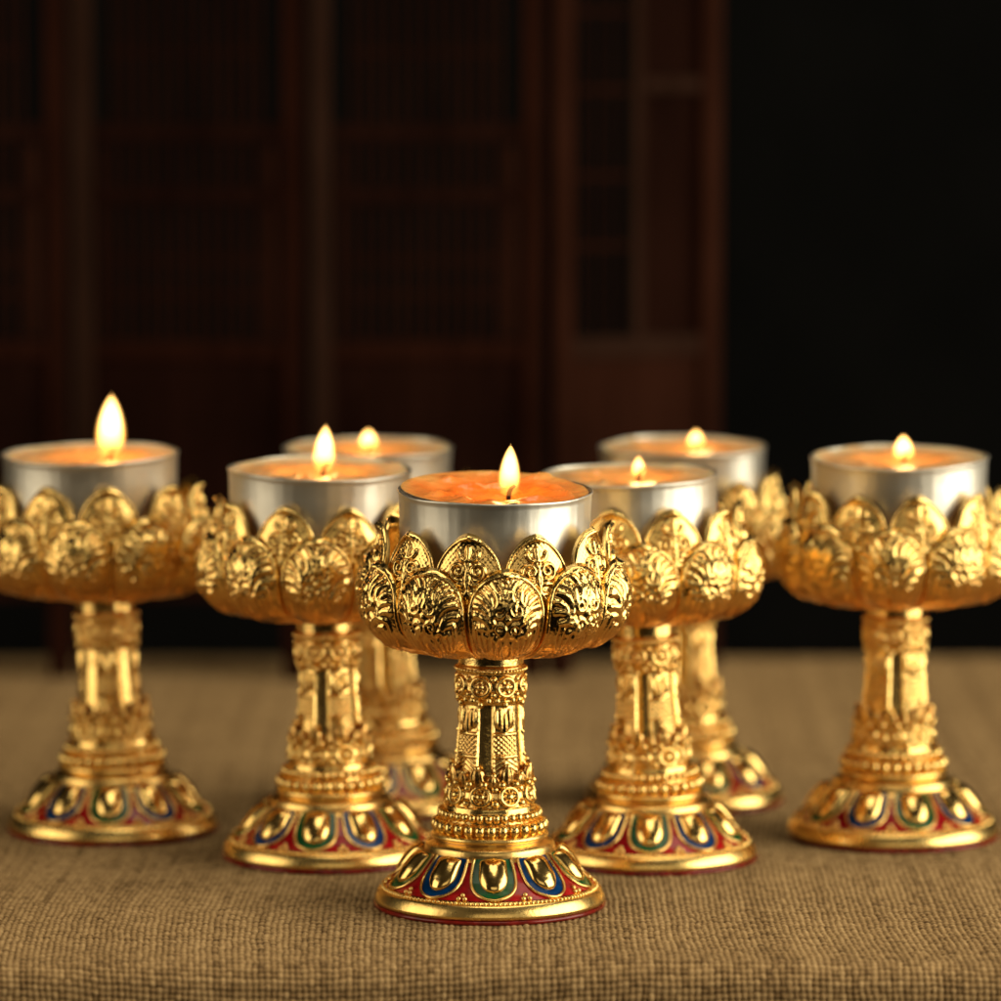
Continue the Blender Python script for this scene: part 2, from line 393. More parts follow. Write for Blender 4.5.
IN_PROF = [(21.9, 57.5), (22.6, 60.8), (22.6, 64.5), (22.2, 68.2), (21.5, 71.8), (21.5, 74.0), (22.5, 75.5)]
def in_w(Y, L):
    t = Y / L; return 7.0 * np.clip(1 - np.clip((t - 0.30) / 0.70, 0, 1) ** 2.9, 0, 1) ** 0.80 * (0.88 + 0.12 * sstep(0, 0.3, t))
def in_b(Y, L): return 0.75 * sstep(0, 6, Y) * (1 - 0.7 * sstep(L - 6, L, Y))
def in_relief(X, Y, W, L):
    yy = np.linspace(0, L, 400); ww = in_w(yy, L)
    d = dist_field(X, Y, np.vstack([np.stack([-ww, yy], 1), np.stack([ww, yy], 1)]))
    H = cord(np.abs(d - 0.30), 0.34, 0.42)
    yb = L - 11.0
    for sg in (-1, 1):
        H = np.maximum(H, cord(dist_field(X, Y, spiral((sg * 1.75, yb + 3.7), 1.75, 0.3, R(250) if sg > 0 else R(290), 1.5, sg, 70)), 0.34, 0.62))
        H = np.maximum(H, cord(dist_field(X, Y, line((sg * 0.35, yb + 5.0), (sg * 1.5, yb - 2.2), 30, -sg * 0.16)), 0.32, 0.55))
        H = np.maximum(H, cord(dist_field(X, Y, line((sg * 0.3, yb + 5.6), (sg * 1.9, yb + 7.2), 14, -sg * 0.2)), 0.45, 0.6))
        H = np.maximum(H, cord(dist_field(X, Y, line((sg * 1.0, yb + 1.2), (sg * 3.6, yb + 0.2), 14, sg * 0.15)), 0.35, 0.5))
        H = np.maximum(H, cord(dist_field(X, Y, line((sg * 0.9, yb - 0.6), (sg * 3.9, yb - 2.6), 14, sg * 0.15)), 0.35, 0.5))
    H = np.maximum(H, cord(dist_field(X, Y, line((0, yb + 5.8), (0, yb + 8.2), 12)), 0.55, 0.65))
    H = np.maximum(H, cord(dist_field(X, Y, line((0, yb - 3.5), (0, yb + 4.2), 24)), 0.28, 0.5))
    return H + 0.04 * np.sin(X * 6.3) * np.sin(Y * 5.1)

# ------------------------------------------------------------------ the candle holder (one prototype, copied)
HG = 'gold lotus cup candle holders set out on the burlap'
def dome_r2z(r): return np.interp(r, [12.75, 13.4, 15.0, 17.0, 19.2, 20.6], [11.8, 11.0, 9.2, 7.1, 5.1, 4.1])
def dome_pt(ang, r, off=0.0):
    """point on the sloping shoulder of the base, off mm above it"""
    sl = (dome_r2z(r + 0.2) - dome_r2z(r - 0.2)) / 0.4; ln = np.hypot(1, sl)
    rr = r + off * (-sl) / ln; zz = dome_r2z(r) + off / ln
    return np.stack([rr * np.cos(ang), rr * np.sin(ang), zz], -1)
def u_half(r): return np.interp(r, [13.2, 14.2, 15.6, 17.0, 18.0, 18.8, 19.4, 19.9, 20.2, 20.35], [3.5, 3.85, 4.2, 4.35, 4.15, 3.65, 2.95, 2.05, 1.1, 0.0])   # half width (mm) of an enamel petal

def bend_petal(o):
    """each cast petal stands a little differently"""
    inner = o['inner']; p = Vector((0.0215 if inner else 0.0205, 0, 0.058 if inner else 0.055))
    a, b, c = (random.gauss(0.6, 1.9), random.gauss(0, 1.8), random.gauss(0, 0.8)) if inner else (random.gauss(0, 1.0), random.gauss(0, 1.0), random.gauss(0, 0.5))
    o.matrix_basis = Matrix.Rotation(o['ang'] + R(c), 4, 'Z') @ Matrix.Translation(p) @ Matrix.Rotation(R(a), 4, 'Y') @ Matrix.Rotation(R(b), 4, 'X') @ Matrix.Diagonal((1, 1, random.gauss(1, 0.012), 1)) @ Matrix.Translation(-p)

def make_holder():
    root = bpy.data.objects.new('candle_holder', None); COL.objects.link(root); root.empty_display_size = 0.01
    # ---- base
    m = MB()
    m.lathe([(0, 0.9), (22.3, 0.9), (22.65, 1.15), (22.6, 1.7), (22.25, 2.6), (21.85, 3.35), (21.5, 3.75), (21.2, 3.8), (21.0, 3.65), (20.8, 3.9), (20.6, 4.1), (19.2, 5.1), (17, 7.1), (15, 9.2), (13.4, 11.0),
             (12.75, 11.8), (12.75, 12.15), (12.5, 12.6), (11.9, 13.0), (11.2, 13.3), (11.0, 13.5), (11.35, 13.75), (11.55, 14.2), (11.35, 14.65), (10.8, 14.95), (10.2, 15.15), (10.1, 15.4), (10.2, 16.0), (10.1, 16.8), (9.3, 17.3), (0, 17.3)], 144)
    TH = [2 * PI * k / 10 for k in range(10)]
    for th in TH:                                   # raised gold wires round the enamel cells
        rs = 20.35 - 7.15 * np.linspace(1, 0, 34) ** 1.6
        left = dome_pt(th - u_half(rs) / rs, rs, 0.35); right = dome_pt(th + u_half(rs) / rs, rs, 0.35)
        m.tube(np.vstack([left, right[::-1][1:]]), 0.30, 6)
        for dx, r in ((-0.62, 20.1), (0.62, 20.1), (0, 19.3)):      # trefoil of gold dots in each red wedge
            p = dome_pt(np.float64(th + R(18) + dx / r), np.float64(r), 0.3); m.ball(p, 0.5, seg=8, rings=6)
    base = m.build('base', GOLD_SAT, root)
    p = MB(); p.lathe([(0, 0), (22.3, 0), (22.75, 0.15), (22.8, 0.75), (22.3, 0.895), (0, 0.895)], 144); p.build('foot_pad', PAD, base)
    def beads(name, n, r, z, rad, parent, rz=None, mat=GOLD, seg=10, rings=7, jit=0.06):
        b = MB()
        for k in range(n):
            a = 2 * PI * (k + random.uniform(-jit, jit)) / n; s = rad * random.uniform(0.93, 1.05)
            b.ball((r * math.cos(a), r * math.sin(a), z + random.uniform(-.05, .05)), s, s, (rz or rad) * random.uniform(.95, 1.05), seg, rings)
        return b.build(name, mat, parent)
    beads('bead_ring', 140, 21.0, 3.9, 0.43, base, seg=8, rings=5)
    # enamel cells
    def cell(w_in, off):
        rs = 20.3 - 7.05 * np.linspace(1, 0, 30) ** 1.6; us = np.linspace(-1, 1, 15)
        ang = us[None, :] * (np.maximum(u_half(rs) - w_in, 0.01) / rs)[:, None]
        return dome_pt(ang, np.repeat(rs[:, None], 15, 1), off)
    c = MB(); c.grid(cell(0.15, 0.22)); cg = c.mesh('enamel_petal', GREEN); cb = cg.copy(); cb.materials.clear(); cb.materials.append(BLUE)
    # boss: long smooth gold drop
    rs = np.linspace(13.3, 18.8, 36); us = np.sin(np.linspace(-1, 1, 25) * PI / 2); t = (rs - 13.3) / 5.5
    hw = 3.0 * (1 - np.clip((t - 0.45) / 0.55, 0, 1) ** 2.0) ** 0.5 * (0.86 + 0.14 * np.sin(t * PI / 2)) * np.clip(t / 0.06, 0, 1) ** 0.5
    ends = np.where(t < 0.3, np.sqrt(np.clip(1 - ((0.3 - t) / 0.3) ** 2 * 0.75, 0, 1)), np.sqrt(np.clip(1 - ((t - 0.3) / 0.7) ** 2.2, 0, 1)))
    b = MB(); off = 0.1 + 1.8 * np.sqrt(np.clip(1 - us ** 2, 0, 1))[None, :] * ends[:, None]
    b.grid(dome_pt(us[None, :] * (hw / rs)[:, None], np.repeat(rs[:, None], 25, 1), off)); bm_ = b.mesh('boss', GOLD_S)
    # red wedge between two cells
    rs = np.linspace(13.8, 20.4, 24); us = np.linspace(-1, 1, 11)
    hw = np.maximum(rs * R(18) - u_half(np.minimum(rs, 20.35)) , 0.05); hw = np.minimum(hw, rs * R(18) - 0.0)
    w = MB(); w.grid(dome_pt(us[None, :] * (hw / rs)[:, None], np.repeat(rs[:, None], 11, 1), 0.14)); wm = w.mesh('enamel_wedge', RED)
    wl = MB(); rl = np.linspace(14.6, 18.6, 10)
    for sg in (-1, 1): wl.tube(dome_pt(sg * 0.30 * (rl - 14.6) / 4 / rl * 2.2, rl, 0.25), 0.10, 5)
    wl.tube(dome_pt(0 * rl, rl, 0.25), 0.10, 5)
    for k, th in enumerate(TH):
        e = put('enamel_petal', cg if k % 2 == 0 else cb, base, rot=(0, 0, th)); e['label'] = ('green' if k % 2 == 0 else 'blue') + ' enamel cell round a gold drop'
        put('boss', bm_, base, rot=(0, 0, th))
        e = put('enamel_wedge', wm, base, rot=(0, 0, th + R(18)))
    # ---- stem
    nz_, nt_ = 210, 420
    z = np.linspace(16.9, 51.5, nz_); th = np.linspace(0, 2 * PI, nt_, endpoint=False)
    r0 = np.interp(z, [16.9, 19.0, 19.3, 20.2, 20.4, 22.5, 25.5, 26.5, 30, 36, 40.2, 41.2, 41.6, 46.2, 46.6, 47.4, 48, 51.5],
                   [9.4, 9.3, 9.1, 9.0, 8.5, 8.2, 7.4, 6.6, 6.3, 5.85, 5.75, 6.1, 6.55, 6.55, 6.7, 6.7, 6.35, 6.5])
    ZZ, TT = np.meshgrid(z, th, indexing='ij'); Hh = np.zeros_like(ZZ)
    sec = 2 * PI / 5; tl = ((TT + sec / 2) % sec) - sec / 2; x = tl * 6.0                         # five carved strips, smooth facets between them
    strip = sstep(2.45, 2.15, np.abs(x)) * sstep(25.5, 26.5, ZZ) * sstep(41.5, 41, ZZ)
    pat = np.zeros_like(ZZ)
    chev = 0.20 * np.abs(np.sin(PI * (ZZ / 0.95 + np.abs(x) * 0.75)))
    diag = 0.20 * np.abs(np.sin(PI * (ZZ / 1.0 + x * 1.0))) * np.abs(np.sin(PI * (ZZ / 1.0 - x * 1.0)))
    pat = np.where(ZZ < 30.2, chev, np.where(ZZ < 34.6, diag * 1.4, 0))
    for zc in (30.2, 34.6): pat = np.maximum(pat, cord(np.abs(ZZ - zc), 0.35, 0.42))
    for cx in (-1.15, 1.15, 0):                       # hanging leaves at the top of each strip
        zc0 = 37.6 if cx else 36.6
        e = np.sqrt(((x - cx) / 1.05) ** 2 + ((ZZ - zc0) / 2.0) ** 2)
        pat = np.maximum(pat, np.where(e < 1, 0.45 * np.sqrt(np.clip(1 - e ** 2, 0, 1)) + 0.12 * np.cos(x * 7), 0))
    Hh += strip * (0.30 + pat) + 0.0
    Hh += cord(np.abs(np.abs(x) - 2.35), 0.22, 0.25) * sstep(26, 27, ZZ) * sstep(41.3, 40.8, ZZ)
    # capital band: flowers in rings
    fl = 8; tl2 = ((TT + PI / fl) % (2 * PI / fl)) - PI / fl; x2 = tl2 * 6.6; d2 = np.hypot(x2, ZZ - 43.9)
    band = sstep(41.4, 41.8, ZZ) * sstep(46.4, 46.0, ZZ)
    cap = np.maximum(cord(np.abs(d2 - 1.75), 0.45, 0.6), cord(d2, 0.75, 0.7))
    cap = np.maximum(cap, np.where(d2 < 1.5, 0.30 * (0.5 + 0.5 * np.cos(6 * np.arctan2(ZZ - 43.9, x2))), 0))
    cap = np.maximum(cap, cord(np.hypot(np.abs(x2) - 2.6, np.abs(ZZ - 43.9) - 1.5), 0.6, 0.6))
    Hh += band * cap
    # flower medallions on the lower cup
    tl3 = ((TT + PI / 9) % (2 * PI / 9)) - PI / 9; x3 = tl3 * 8.0; d3 = np.hypot(x3, ZZ - 22.7)
    med = np.maximum(cord(np.abs(d3 - 1.75), 0.5, 0.8), cord(d3, 0.95, 1.0)); med = np.maximum(med, np.where(d3 < 1.6, 0.4 * (0.5 + 0.5 * np.cos(8 * np.arctan2(ZZ - 22.7, x3))), 0))
    med = np.maximum(med, cord(np.hypot(np.abs(x3) - 2.8, ZZ - 21.3), 0.75, 0.8)); med = np.maximum(med, cord(np.hypot(np.abs(x3) - 2.8, ZZ - 24.2), 0.8, 0.9))
    Hh += med * sstep(20.3, 20.7, ZZ) * sstep(26.0, 25.3, ZZ)
    rr = r0[:, None] + Hh
    m = MB(); m.grid(np.stack([rr * np.cos(TT), rr * np.sin(TT), ZZ], -1), True)
    stem = m.build('stem', GOLD, root)
    stem_rot = R(63)      # turned in world: set per copy
    beads('bead_ring', 29, 10.6, 16.15, 1.02, stem, 1.3, seg=14, rings=9, jit=0.03)
    beads('bead_ring', 38, 9.65, 18.5, 0.74, stem, 0.95, seg=12, rings=8)
    beads('bead_ring', 54, 6.85, 47.0, 0.42, stem, seg=8, rings=6)
    # crown of pointed leaves with berries
    m = MB(); nl = 16
    for k in range(nl):
        a = 2 * PI * k / nl + random.uniform(-.03, .03); tall = k % 2 == 0
        hgt, wd = (4.4, 1.75) if tall else (2.9, 1.5)
        hgt *= random.uniform(.92, 1.08)
        vs = np.linspace(0, 1, 14); us = np.linspace(-1, 1, 11)
        wv = wd * (1 - vs ** 2.2) ** 0.8 * (0.8 + 0.35 * np.sin(vs * PI) + 0.12 * np.sin(vs * 11)) + 0.03
        rr_ = 7.45 + 0.55 * vs ** 1.6 + 0.25 * np.sin(vs * PI)
        P = []
        for v_, w_, q in zip(vs, wv, rr_):
            rrow = q + 0.75 * (1 - us ** 2) * (1 - 0.6 * v_) + 0.22 * np.cos(us * 9 + v_)
            P.append(np.stack([rrow * np.cos(a + us * w_ / q), rrow * np.sin(a + us * w_ / q), np.full(11, 24.3 + hgt * v_)], -1))
        m.grid(np.array(P)); Pb = np.array(P).copy(); Pb[..., :2] *= 0.93; m.grid(Pb)
        m.ball((7.9 * math.cos(a), 7.9 * math.sin(a), 24.3 + hgt * 0.9), 0.6, seg=8, rings=6)
        m.ball((8.35 * math.cos(a + PI / nl), 8.35 * math.sin(a + PI / nl), 25.0), 0.8, seg=8, rings=6)
    m.build('leaf_crown', GOLD, stem)
    # drops hanging under the capital
    m = MB()
    for k in range(24):
        a = 2 * PI * k / 24; z_ = 41.2 if k % 3 else 40.4
        m.ball((6.45 * math.cos(a), 6.45 * math.sin(a), z_), 0.55, 0.55, 0.75, 8, 6)
    m.build('drop_fringe', GOLD, stem)
    # ---- bowl
    m = MB()
    m.lathe([(0, 50.6), (8, 50.7), (14, 51.4), (19, 53.0), (21.0, 55.2), (22.5, 58), (23.2, 61), (23.0, 64.5), (22.3, 66.5), (21.3, 67.2), (20.4, 66.6), (19.8, 65.6), (0, 65.6)], 128)
    bowl = m.build('bowl', GOLD_SAT, root)
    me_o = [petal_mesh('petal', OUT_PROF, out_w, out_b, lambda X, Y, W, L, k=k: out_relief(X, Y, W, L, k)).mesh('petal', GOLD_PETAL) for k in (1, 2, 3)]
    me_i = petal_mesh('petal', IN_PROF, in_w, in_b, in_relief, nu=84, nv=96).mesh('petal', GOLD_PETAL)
    for k in range(10):
        o = put('petal', me_o[k % 3], bowl); o['ang'] = TH[k]; o['inner'] = 0
        o = put('petal', me_i, bowl); o['ang'] = TH[k] + R(18); o['inner'] = 1
    return root

# ------------------------------------------------------------------ the tealights
TG = 'lit tealights in foil cups, one in each holder'
def make_cup_mesh(seed):
    rg = np.random.default_rng(seed); n = 192; th = np.arange(n) * 2 * PI / n
    prof = np.array([(0, 0), (16.5, 0), (17.7, 0.25), (18.35, 1.0), (18.45, 4), (18.55, 8), (18.65, 12), (18.75, 14.8), (18.85, 15.5), (19.02, 15.85), (19.0, 16.1), (18.85, 16.18), (18.68, 16.05), (18.6, 15.4), (18.4, 12.0), (18.3, 9)])
    w = np.zeros(n)
    for k in range(2, 9): w += rg.normal() * 0.085 / (k ** 0.5) * np.cos(k * th + rg.uniform(0, 6.3))
    P = np.zeros((len(prof), n, 3))
    for j, (r, z) in enumerate(prof):
        f = min(1, z / 16) if r > 10 else 0
        kk = 0.022 * np.sin(48 * th + 2 * np.sin(3 * th)) * f
        rr = r + f * w * 1.4 + kk
        zz = z + (np.cos(2 * th + seed) * 0.14 + np.cos(3 * th + 2 * seed) * 0.12 + np.cos(7 * th + seed) * 0.06) * (1 if z > 14 else 0)
        P[j] = np.stack([rr * np.cos(th), rr * np.sin(th), zz], -1)
    # a couple of finger dents in the wall
    for _ in range(3):
        a0 = rg.uniform(0, 2 * PI); z0 = rg.uniform(5, 12)
        for j, (r, z) in enumerate(prof):
            if 0.5 < z < 15 and r > 18.2:
                d = np.exp(-((((th - a0 + PI) % (2 * PI) - PI) / 0.16) ** 2) - ((z - z0) / 4.5) ** 2) * 0.14
                P[j, :, 0] -= d * np.cos(th); P[j, :, 1] -= d * np.sin(th)
    m = MB(); m.grid(P, True); return m
def make_wax_mesh(seed, lump, level):
    rg = np.random.default_rng(seed); nr_, n = 44, 120; th = np.arange(n) * 2 * PI / n; rs = np.linspace(0.0, 18.28, nr_)
    RR, TT = np.meshgrid(rs, th, indexing='ij'); X = RR * np.cos(TT); Y = RR * np.sin(TT)
    Z = np.full(RR.shape, level)
    for k in range(26):
        a = rg.uniform(0, 2 * PI); r = rg.uniform(9, 18.5) ; s = rg.uniform(1.0, 3.2)
        Z += rg.uniform(-0.3, 0.75) * lump * np.exp(-((X - r * math.cos(a)) ** 2 + (Y - r * math.sin(a)) ** 2) / s ** 2)
    for k in range(11):                                                   # ridges of wax that ran and set
        a = rg.uniform(0, 2 * PI); r = rg.uniform(6, 15); cx, cy = r * math.cos(a), r * math.sin(a); q = rg.uniform(0, PI)
        u = (X - cx) * math.cos(q) + (Y - cy) * math.sin(q); v = -(X - cx) * math.sin(q) + (Y - cy) * math.cos(q)
        Z += 0.75 * lump * np.exp(-(u / 3.5) ** 2 - ((v - 0.06 * u * u) / 0.5) ** 2)
    Z = level + (Z - level) * sstep(5, 10, RR) - 0.9 * sstep(10.5, 5.5, RR + 0.8 * np.sin(3 * TT + seed) + 0.5 * np.sin(5 * TT))     # melted pool round the wick
    Z += 0.35 * sstep(16, 18.2, RR)
    if lump > 1: Z += 1.5 * sstep(11, 17.5, RR) * np.clip(0.4 + 0.6 * np.cos(TT - R(115)), 0, 1)
    m = MB(); m.grid(np.stack([X, Y, Z], -1), True); return m
FT = np.linspace(0, 1, 33)
def flame_r(t):
    up = np.clip(1 - np.clip((t - 0.28) / 0.72, 0, 1) ** 2.0, 0, 1) ** 0.80
    lo = 1 - 0.22 * np.clip((0.30 - t) / 0.30, 0, 1) ** 2
    return up * lo * np.sqrt(np.clip(1 - (1 - np.clip(t / 0.10, 0, 1)) ** 2, 0, 1))
def make_flame_mesh():
    t = 0.5 - 0.5 * np.cos(np.linspace(0, PI, 44)); r = 1.95 * 1.42 * flame_r(t); r[-1] = 0
    m = MB(); m.lathe(np.stack([r, -0.2 + 10.4 * t], 1), 40); return m

FLAME = flame_material()
FLAME_ME = make_flame_mesh().mesh('flame', FLAME)

# ------------------------------------------------------------------ place everything (mm, world)
# x, y, scale, lean of the cup to the side, base turn, bowl turn, stem turn, candle tilt, flame (dx, dy, height mm, width mm), wax
SPEC = [
 dict(x=-2.1, y=0.0, s=1.0, lean=0.8, base=-87.4, bowl=-84, stem=-63, tx=2.2, ty=0.6, fl=(2.7, -1.5, 10.2, 3.7), wax=(WAX_RED, 1.6, 15.45),
      label='gold lotus cup candle holder in front of all others, in sharp focus', tl='tealight of deep orange wax with one slim flame, in the sharply focused front holder'),
 dict(x=-35.1, y=53.5, s=0.985, lean=-2.3, base=-99, bowl=-91, stem=-66, tx=2.0, ty=0.9, fl=(0.8, -1, 10.2, 4.1), wax=(WAX_PALE, 0.6, 15.55),
      label='gold candle holder just behind the front one on its left, stem fully in view', tl='tealight with tall flame in the holder just left of the front one'),
 dict(x=-82.6, y=84.3, s=0.985, lean=-3.9, base=-88, bowl=-97, stem=-88, tx=1.8, ty=-0.8, fl=(4.4, -2, 13.8, 5.3), wax=(WAX_PALE, 0.6, 15.55),
      label='gold candle holder at the far left, its cup cut by the picture edge', tl='tealight with the tallest and widest flame, in the far left holder'),
 dict(x=30.9, y=51.2, s=0.972, lean=-4.3, base=-92, bowl=-88, stem=-64, tx=1.8, ty=-1.4, fl=(2.0, -1, 5.0, 2.7), wax=(WAX_PALE, 0.7, 15.55),
      label='gold candle holder just behind the front one on its right', tl='tealight with the smallest low flame, in the holder just right of the front one'),
 dict(x=83.1, y=77.1, s=0.985, lean=0.8, base=-78, bowl=-98, stem=-55, tx=2.4, ty=-0.6, fl=(0.8, -1, 5.8, 3.9), wax=(WAX_PALE, 0.7, 15.55),
      label='gold candle holder at the far right, standing clear of the others', tl='tealight with a short rounded flame in the far right holder'),
 dict(x=-24.7, y=114.4, s=0.965, lean=-4.2, base=-60, bowl=-80, stem=-50, tx=1.5, ty=0.3, fl=(0, 0, 5.0, 3.7), wax=(WAX_PALE, 0.6, 15.55),
      label='blurred gold candle holder at the back left, mostly hidden by the two before it', tl='blurred tealight at the back left, its flame just right of a taller flame'),
 dict(x=40.5, y=120.9, s=0.96, lean=-0.6, base=-70, bowl=-75, stem=-58, tx=1.5, ty=-0.4, fl=(3.0, 0, 4.6, 3.4), wax=(WAX_PALE, 0.7, 15.55),
      label='blurred gold candle holder at the back right, behind the right middle holder', tl='blurred tealight at the back right, farthest of all from the front'),
]
proto = make_holder()
for i, q in enumerate(SPEC):
    h = proto if i == 0 else copy_tree(proto)
    h.location = (q['x'] * MM, q['y'] * MM, 0.0); h.scale = (q['s'],) * 3
    tag(h, q['label'], 'candle holder', HG)
    for ch in h.children:
        k = ch.name.split('.')[0]
        if k == 'base': ch.rotation_euler = (0, 0, R(q['base']))
        if k == 'stem':
            tilt = math.atan2(q['lean'] * 0.6, 66)
            Mx = Matrix.Translation((0, 0, 0.0165)) @ Matrix.Rotation(tilt, 4, 'Y') @ Matrix.Translation((0, 0, -0.0165)) @ Matrix.Rotation(R(q['stem']), 4, 'Z')
            ch.matrix_basis = Mx
        if k == 'bowl':
            for pe in ch.children: bend_petal(pe)
            ch.location = (q['lean'] * 0.66 * MM, 0, 0); ch.rotation_euler = (0, R(q['lean'] * 0.4), R(q['bowl']))
    # the candle that sits in it
    s = q['s']
    t = bpy.data.objects.new('tealight', None); COL.objects.link(t); t.empty_display_size = 0.01
    t.location = ((q['x'] + q['lean'] * 1.02 * s) * MM, q['y'] * MM, 65.75 * s * MM)
    t.rotation_euler = (R(q['tx']), R(q['ty']), 0); t.scale = (s,) * 3
    tag(t, q['tl'], 'tealight', TG)
    c = make_cup_mesh(i + 3).build('cup', TIN, t); c.rotation_euler.z = random.uniform(0, 6.28)
    wm, lump, lev = q['wax']
    make_wax_mesh(i + 11, lump, lev).build('wax', wm, t)
    fx, fy, fh, fw = q['fl']
    zt = lev - 1.3
    wk = MB(); wk.tube([(fx, fy, zt - 1), (fx, fy, zt + 0.8), (fx + 0.15, fy, zt + 1.8), (fx + 0.6, fy - 0.1, zt + 2.7), (fx + 1.2, fy - 0.2, zt + 3.2)], [0.5, 0.5, 0.5, 0.45, 0.35], 8)
    wk.build('wick', WICK, t)
    f = put('flame', FLAME_ME, t, (fx, fy, zt + 0.9)); f.scale = (fw / 3.9, fw / 3.9, fh / 10); f.rotation_euler = (R(random.uniform(-3, 3)), R(random.uniform(-4, 4)), random.uniform(0, 6))
    L = bpy.data.lights.new('flame_light', 'POINT'); L.energy = 0.0042 * (0.4 + 0.6 * fh / 10); L.color = (1.0, 0.55, 0.20); L.shadow_soft_size = 0.0025
    lo = put('flame_light', L)
    lo.location = (t.location.x + fx * MM, t.location.y + fy * MM, t.location.z + (zt + 0.9 + fh * 0.7) * s * MM)

# ------------------------------------------------------------------ burlap tablecloth
PITCH = 1.20
def smooth_noise(x, y, cell, seed):
    """value noise, x and y 1-D axes (mm) -> 2-D field"""
    rg = np.random.default_rng(seed)
    gx = (x - x.min()) / cell; gy = (y - y.min()) / cell
    T = rg.normal(size=(int(gy.max()) + 3, int(gx.max()) + 3))
    ix = gx.astype(int); iy = gy.astype(int); fx = gx - ix; fy = gy - iy
    fx = fx * fx * (3 - 2 * fx); fy = fy * fy * (3 - 2 * fy)
    A = T[iy][:, ix] * (1 - fx) + T[iy][:, ix + 1] * fx
    B = T[iy + 1][:, ix] * (1 - fx) + T[iy + 1][:, ix + 1] * fx
    return A * (1 - fy)[:, None] + B * fy[:, None]
def cloth():
    FRONT, BACK, DROP, HALF, rad = -60.0, 352.0, 445.0, 280.0, 4.5
    prof = []   # (y, z) front hem -> back hem
    for z in np.linspace(-DROP, -rad, 200): prof.append((FRONT, z))
    for a in np.linspace(0, PI / 2, 24)[1:]: prof.append((FRONT + rad - rad * math.cos(a), -rad + rad * math.sin(a)))
    for y in np.linspace(FRONT + rad, BACK - rad, 300)[1:]: prof.append((y, 0))
    for a in np.linspace(0, PI / 2, 24)[1:]: prof.append((BACK - rad + rad * math.sin(a), -rad + rad * math.cos(a)))
    for z in np.linspace(-rad, -DROP, 200)[1:]: prof.append((BACK, z))
    prof = np.array(prof); L = np.r_[0, np.cumsum(np.linalg.norm(np.diff(prof, axis=0), axis=1))]
    s0, s1 = DROP - rad - 26, DROP + 206          # arc range that carries the woven relief as real geometry
    st = PITCH / 5.0
    arc = np.r_[np.arange(0, s0, 4.0), np.arange(s0, s1, st), np.arange(s1, L[-1], 3.0), L[-1]]
    xs = np.r_[np.arange(-HALF, -122, 3.0), np.arange(-122, 122, st), np.arange(122, HALF + 1, 3.0)]
    y0 = np.interp(arc, L, prof[:, 0]); z0 = np.interp(arc, L, prof[:, 1])
    ty = np.gradient(y0, arc); tz = np.gradient(z0, arc); ln = np.hypot(ty, tz); ny, nz = -tz / ln, ty / ln
    # thread coordinates, with slow drift and a little local wander
    A = (xs[None, :] + 1.6 * smooth_noise(xs, arc, 70, 1) + 0.11 * smooth_noise(xs, arc, 9, 2) + 0.10 * smooth_noise(xs, arc, 3, 3)) / PITCH + 600
    B = (arc[:, None] + 1.6 * smooth_noise(xs, arc, 80, 4) + 0.11 * smooth_noise(xs, arc, 9, 5) + 0.10 * smooth_noise(xs, arc, 3, 6)) / PITCH
    fa = np.floor(A); fb = np.floor(B); rg = np.random.default_rng(5)
    ta = rg.uniform(0.80, 1.12, 1400)[np.clip(fa, 0, 1399).astype(int)]; tb = rg.uniform(0.80, 1.12, 1400)[np.clip(fb, 0, 1399).astype(int)]
    slub_a = 1 + 0.10 * smooth_noise(xs, arc, 4.5, 8); slub_b = 1 + 0.10 * smooth_noise(xs, arc, 4.5, 9)
    ca = np.sqrt(np.clip(1 - ((A - fa - 0.5) / (0.48 * ta * slub_a)) ** 2, 0, 1)); cb = np.sqrt(np.clip(1 - ((B - fb - 0.5) / (0.48 * tb * slub_b)) ** 2, 0, 1))
    hw = np.where(ca > 0, 0.34 * ta * ca + 0.20 * np.sin(PI * (B + fa)), -0.3)
    hf = np.where(cb > 0, 0.34 * tb * cb + 0.20 * np.sin(PI * (A + fb + 1)), -0.3)
    cell = rg.normal(size=(1400, 1400)).astype(np.float32)[np.clip(fb, 0, 1399).astype(int), np.clip(fa, 0, 1399).astype(int)]
    h = np.maximum(np.maximum(hw, hf) + 0.06 * cell * np.minimum(1, np.maximum(ca, cb)), -0.22) + 0.03 * smooth_noise(xs, arc, 0.6, 10)
    fade = (sstep(s0, s0 + 14, arc) * sstep(s1, s1 - 50, arc))[:, None] * sstep(122, 114, np.abs(xs))[None, :]
    h = (h - 0.42) * fade - 0.25 * (1 - fade)
    und = 0.10 * np.sin(xs[None, :] / 23 + y0[:, None] / 31) * np.sin(y0[:, None] / 27 - xs[None, :] / 57) - 0.05
    roll = np.exp(-((arc - (DROP + 3)) / 9) ** 2)[:, None] * (0.35 * np.sin(xs / 47 + 1.3) + 0.15 * np.sin(xs / 17))[None, :]
    h = h + und + roll
    hang = (sstep(-10, -160, z0) * np.where(y0 < 0, 1, 1))[:, None] * (6 * (1 + np.sin(xs / 38 + 0.6 * np.sin(xs / 91))))[None, :]
    h = h + hang
    P = np.zeros((len(arc), len(xs), 3))
    P[..., 0] = xs[None, :]; P[..., 1] = y0[:, None] + ny[:, None] * h; P[..., 2] = z0[:, None] + nz[:, None] * h
    nv, nu = len(arc), len(xs)
    idx = np.arange(nv * nu).reshape(nv, nu)
    F = np.stack([idx[:-1, :-1], idx[:-1, 1:], idx[1:, 1:], idx[1:, :-1]], -1).reshape(-1, 4)
    me = bpy.data.meshes.new('tablecloth')
    me.vertices.add(nv * nu); me.vertices.foreach_set('co', (P.reshape(-1) * MM).astype(np.float32))
    me.loops.add(F.size); me.loops.foreach_set('vertex_index', F.reshape(-1).astype(np.int32))
    me.polygons.add(len(F)); me.polygons.foreach_set('loop_start', np.arange(0, F.size, 4, dtype=np.int32))
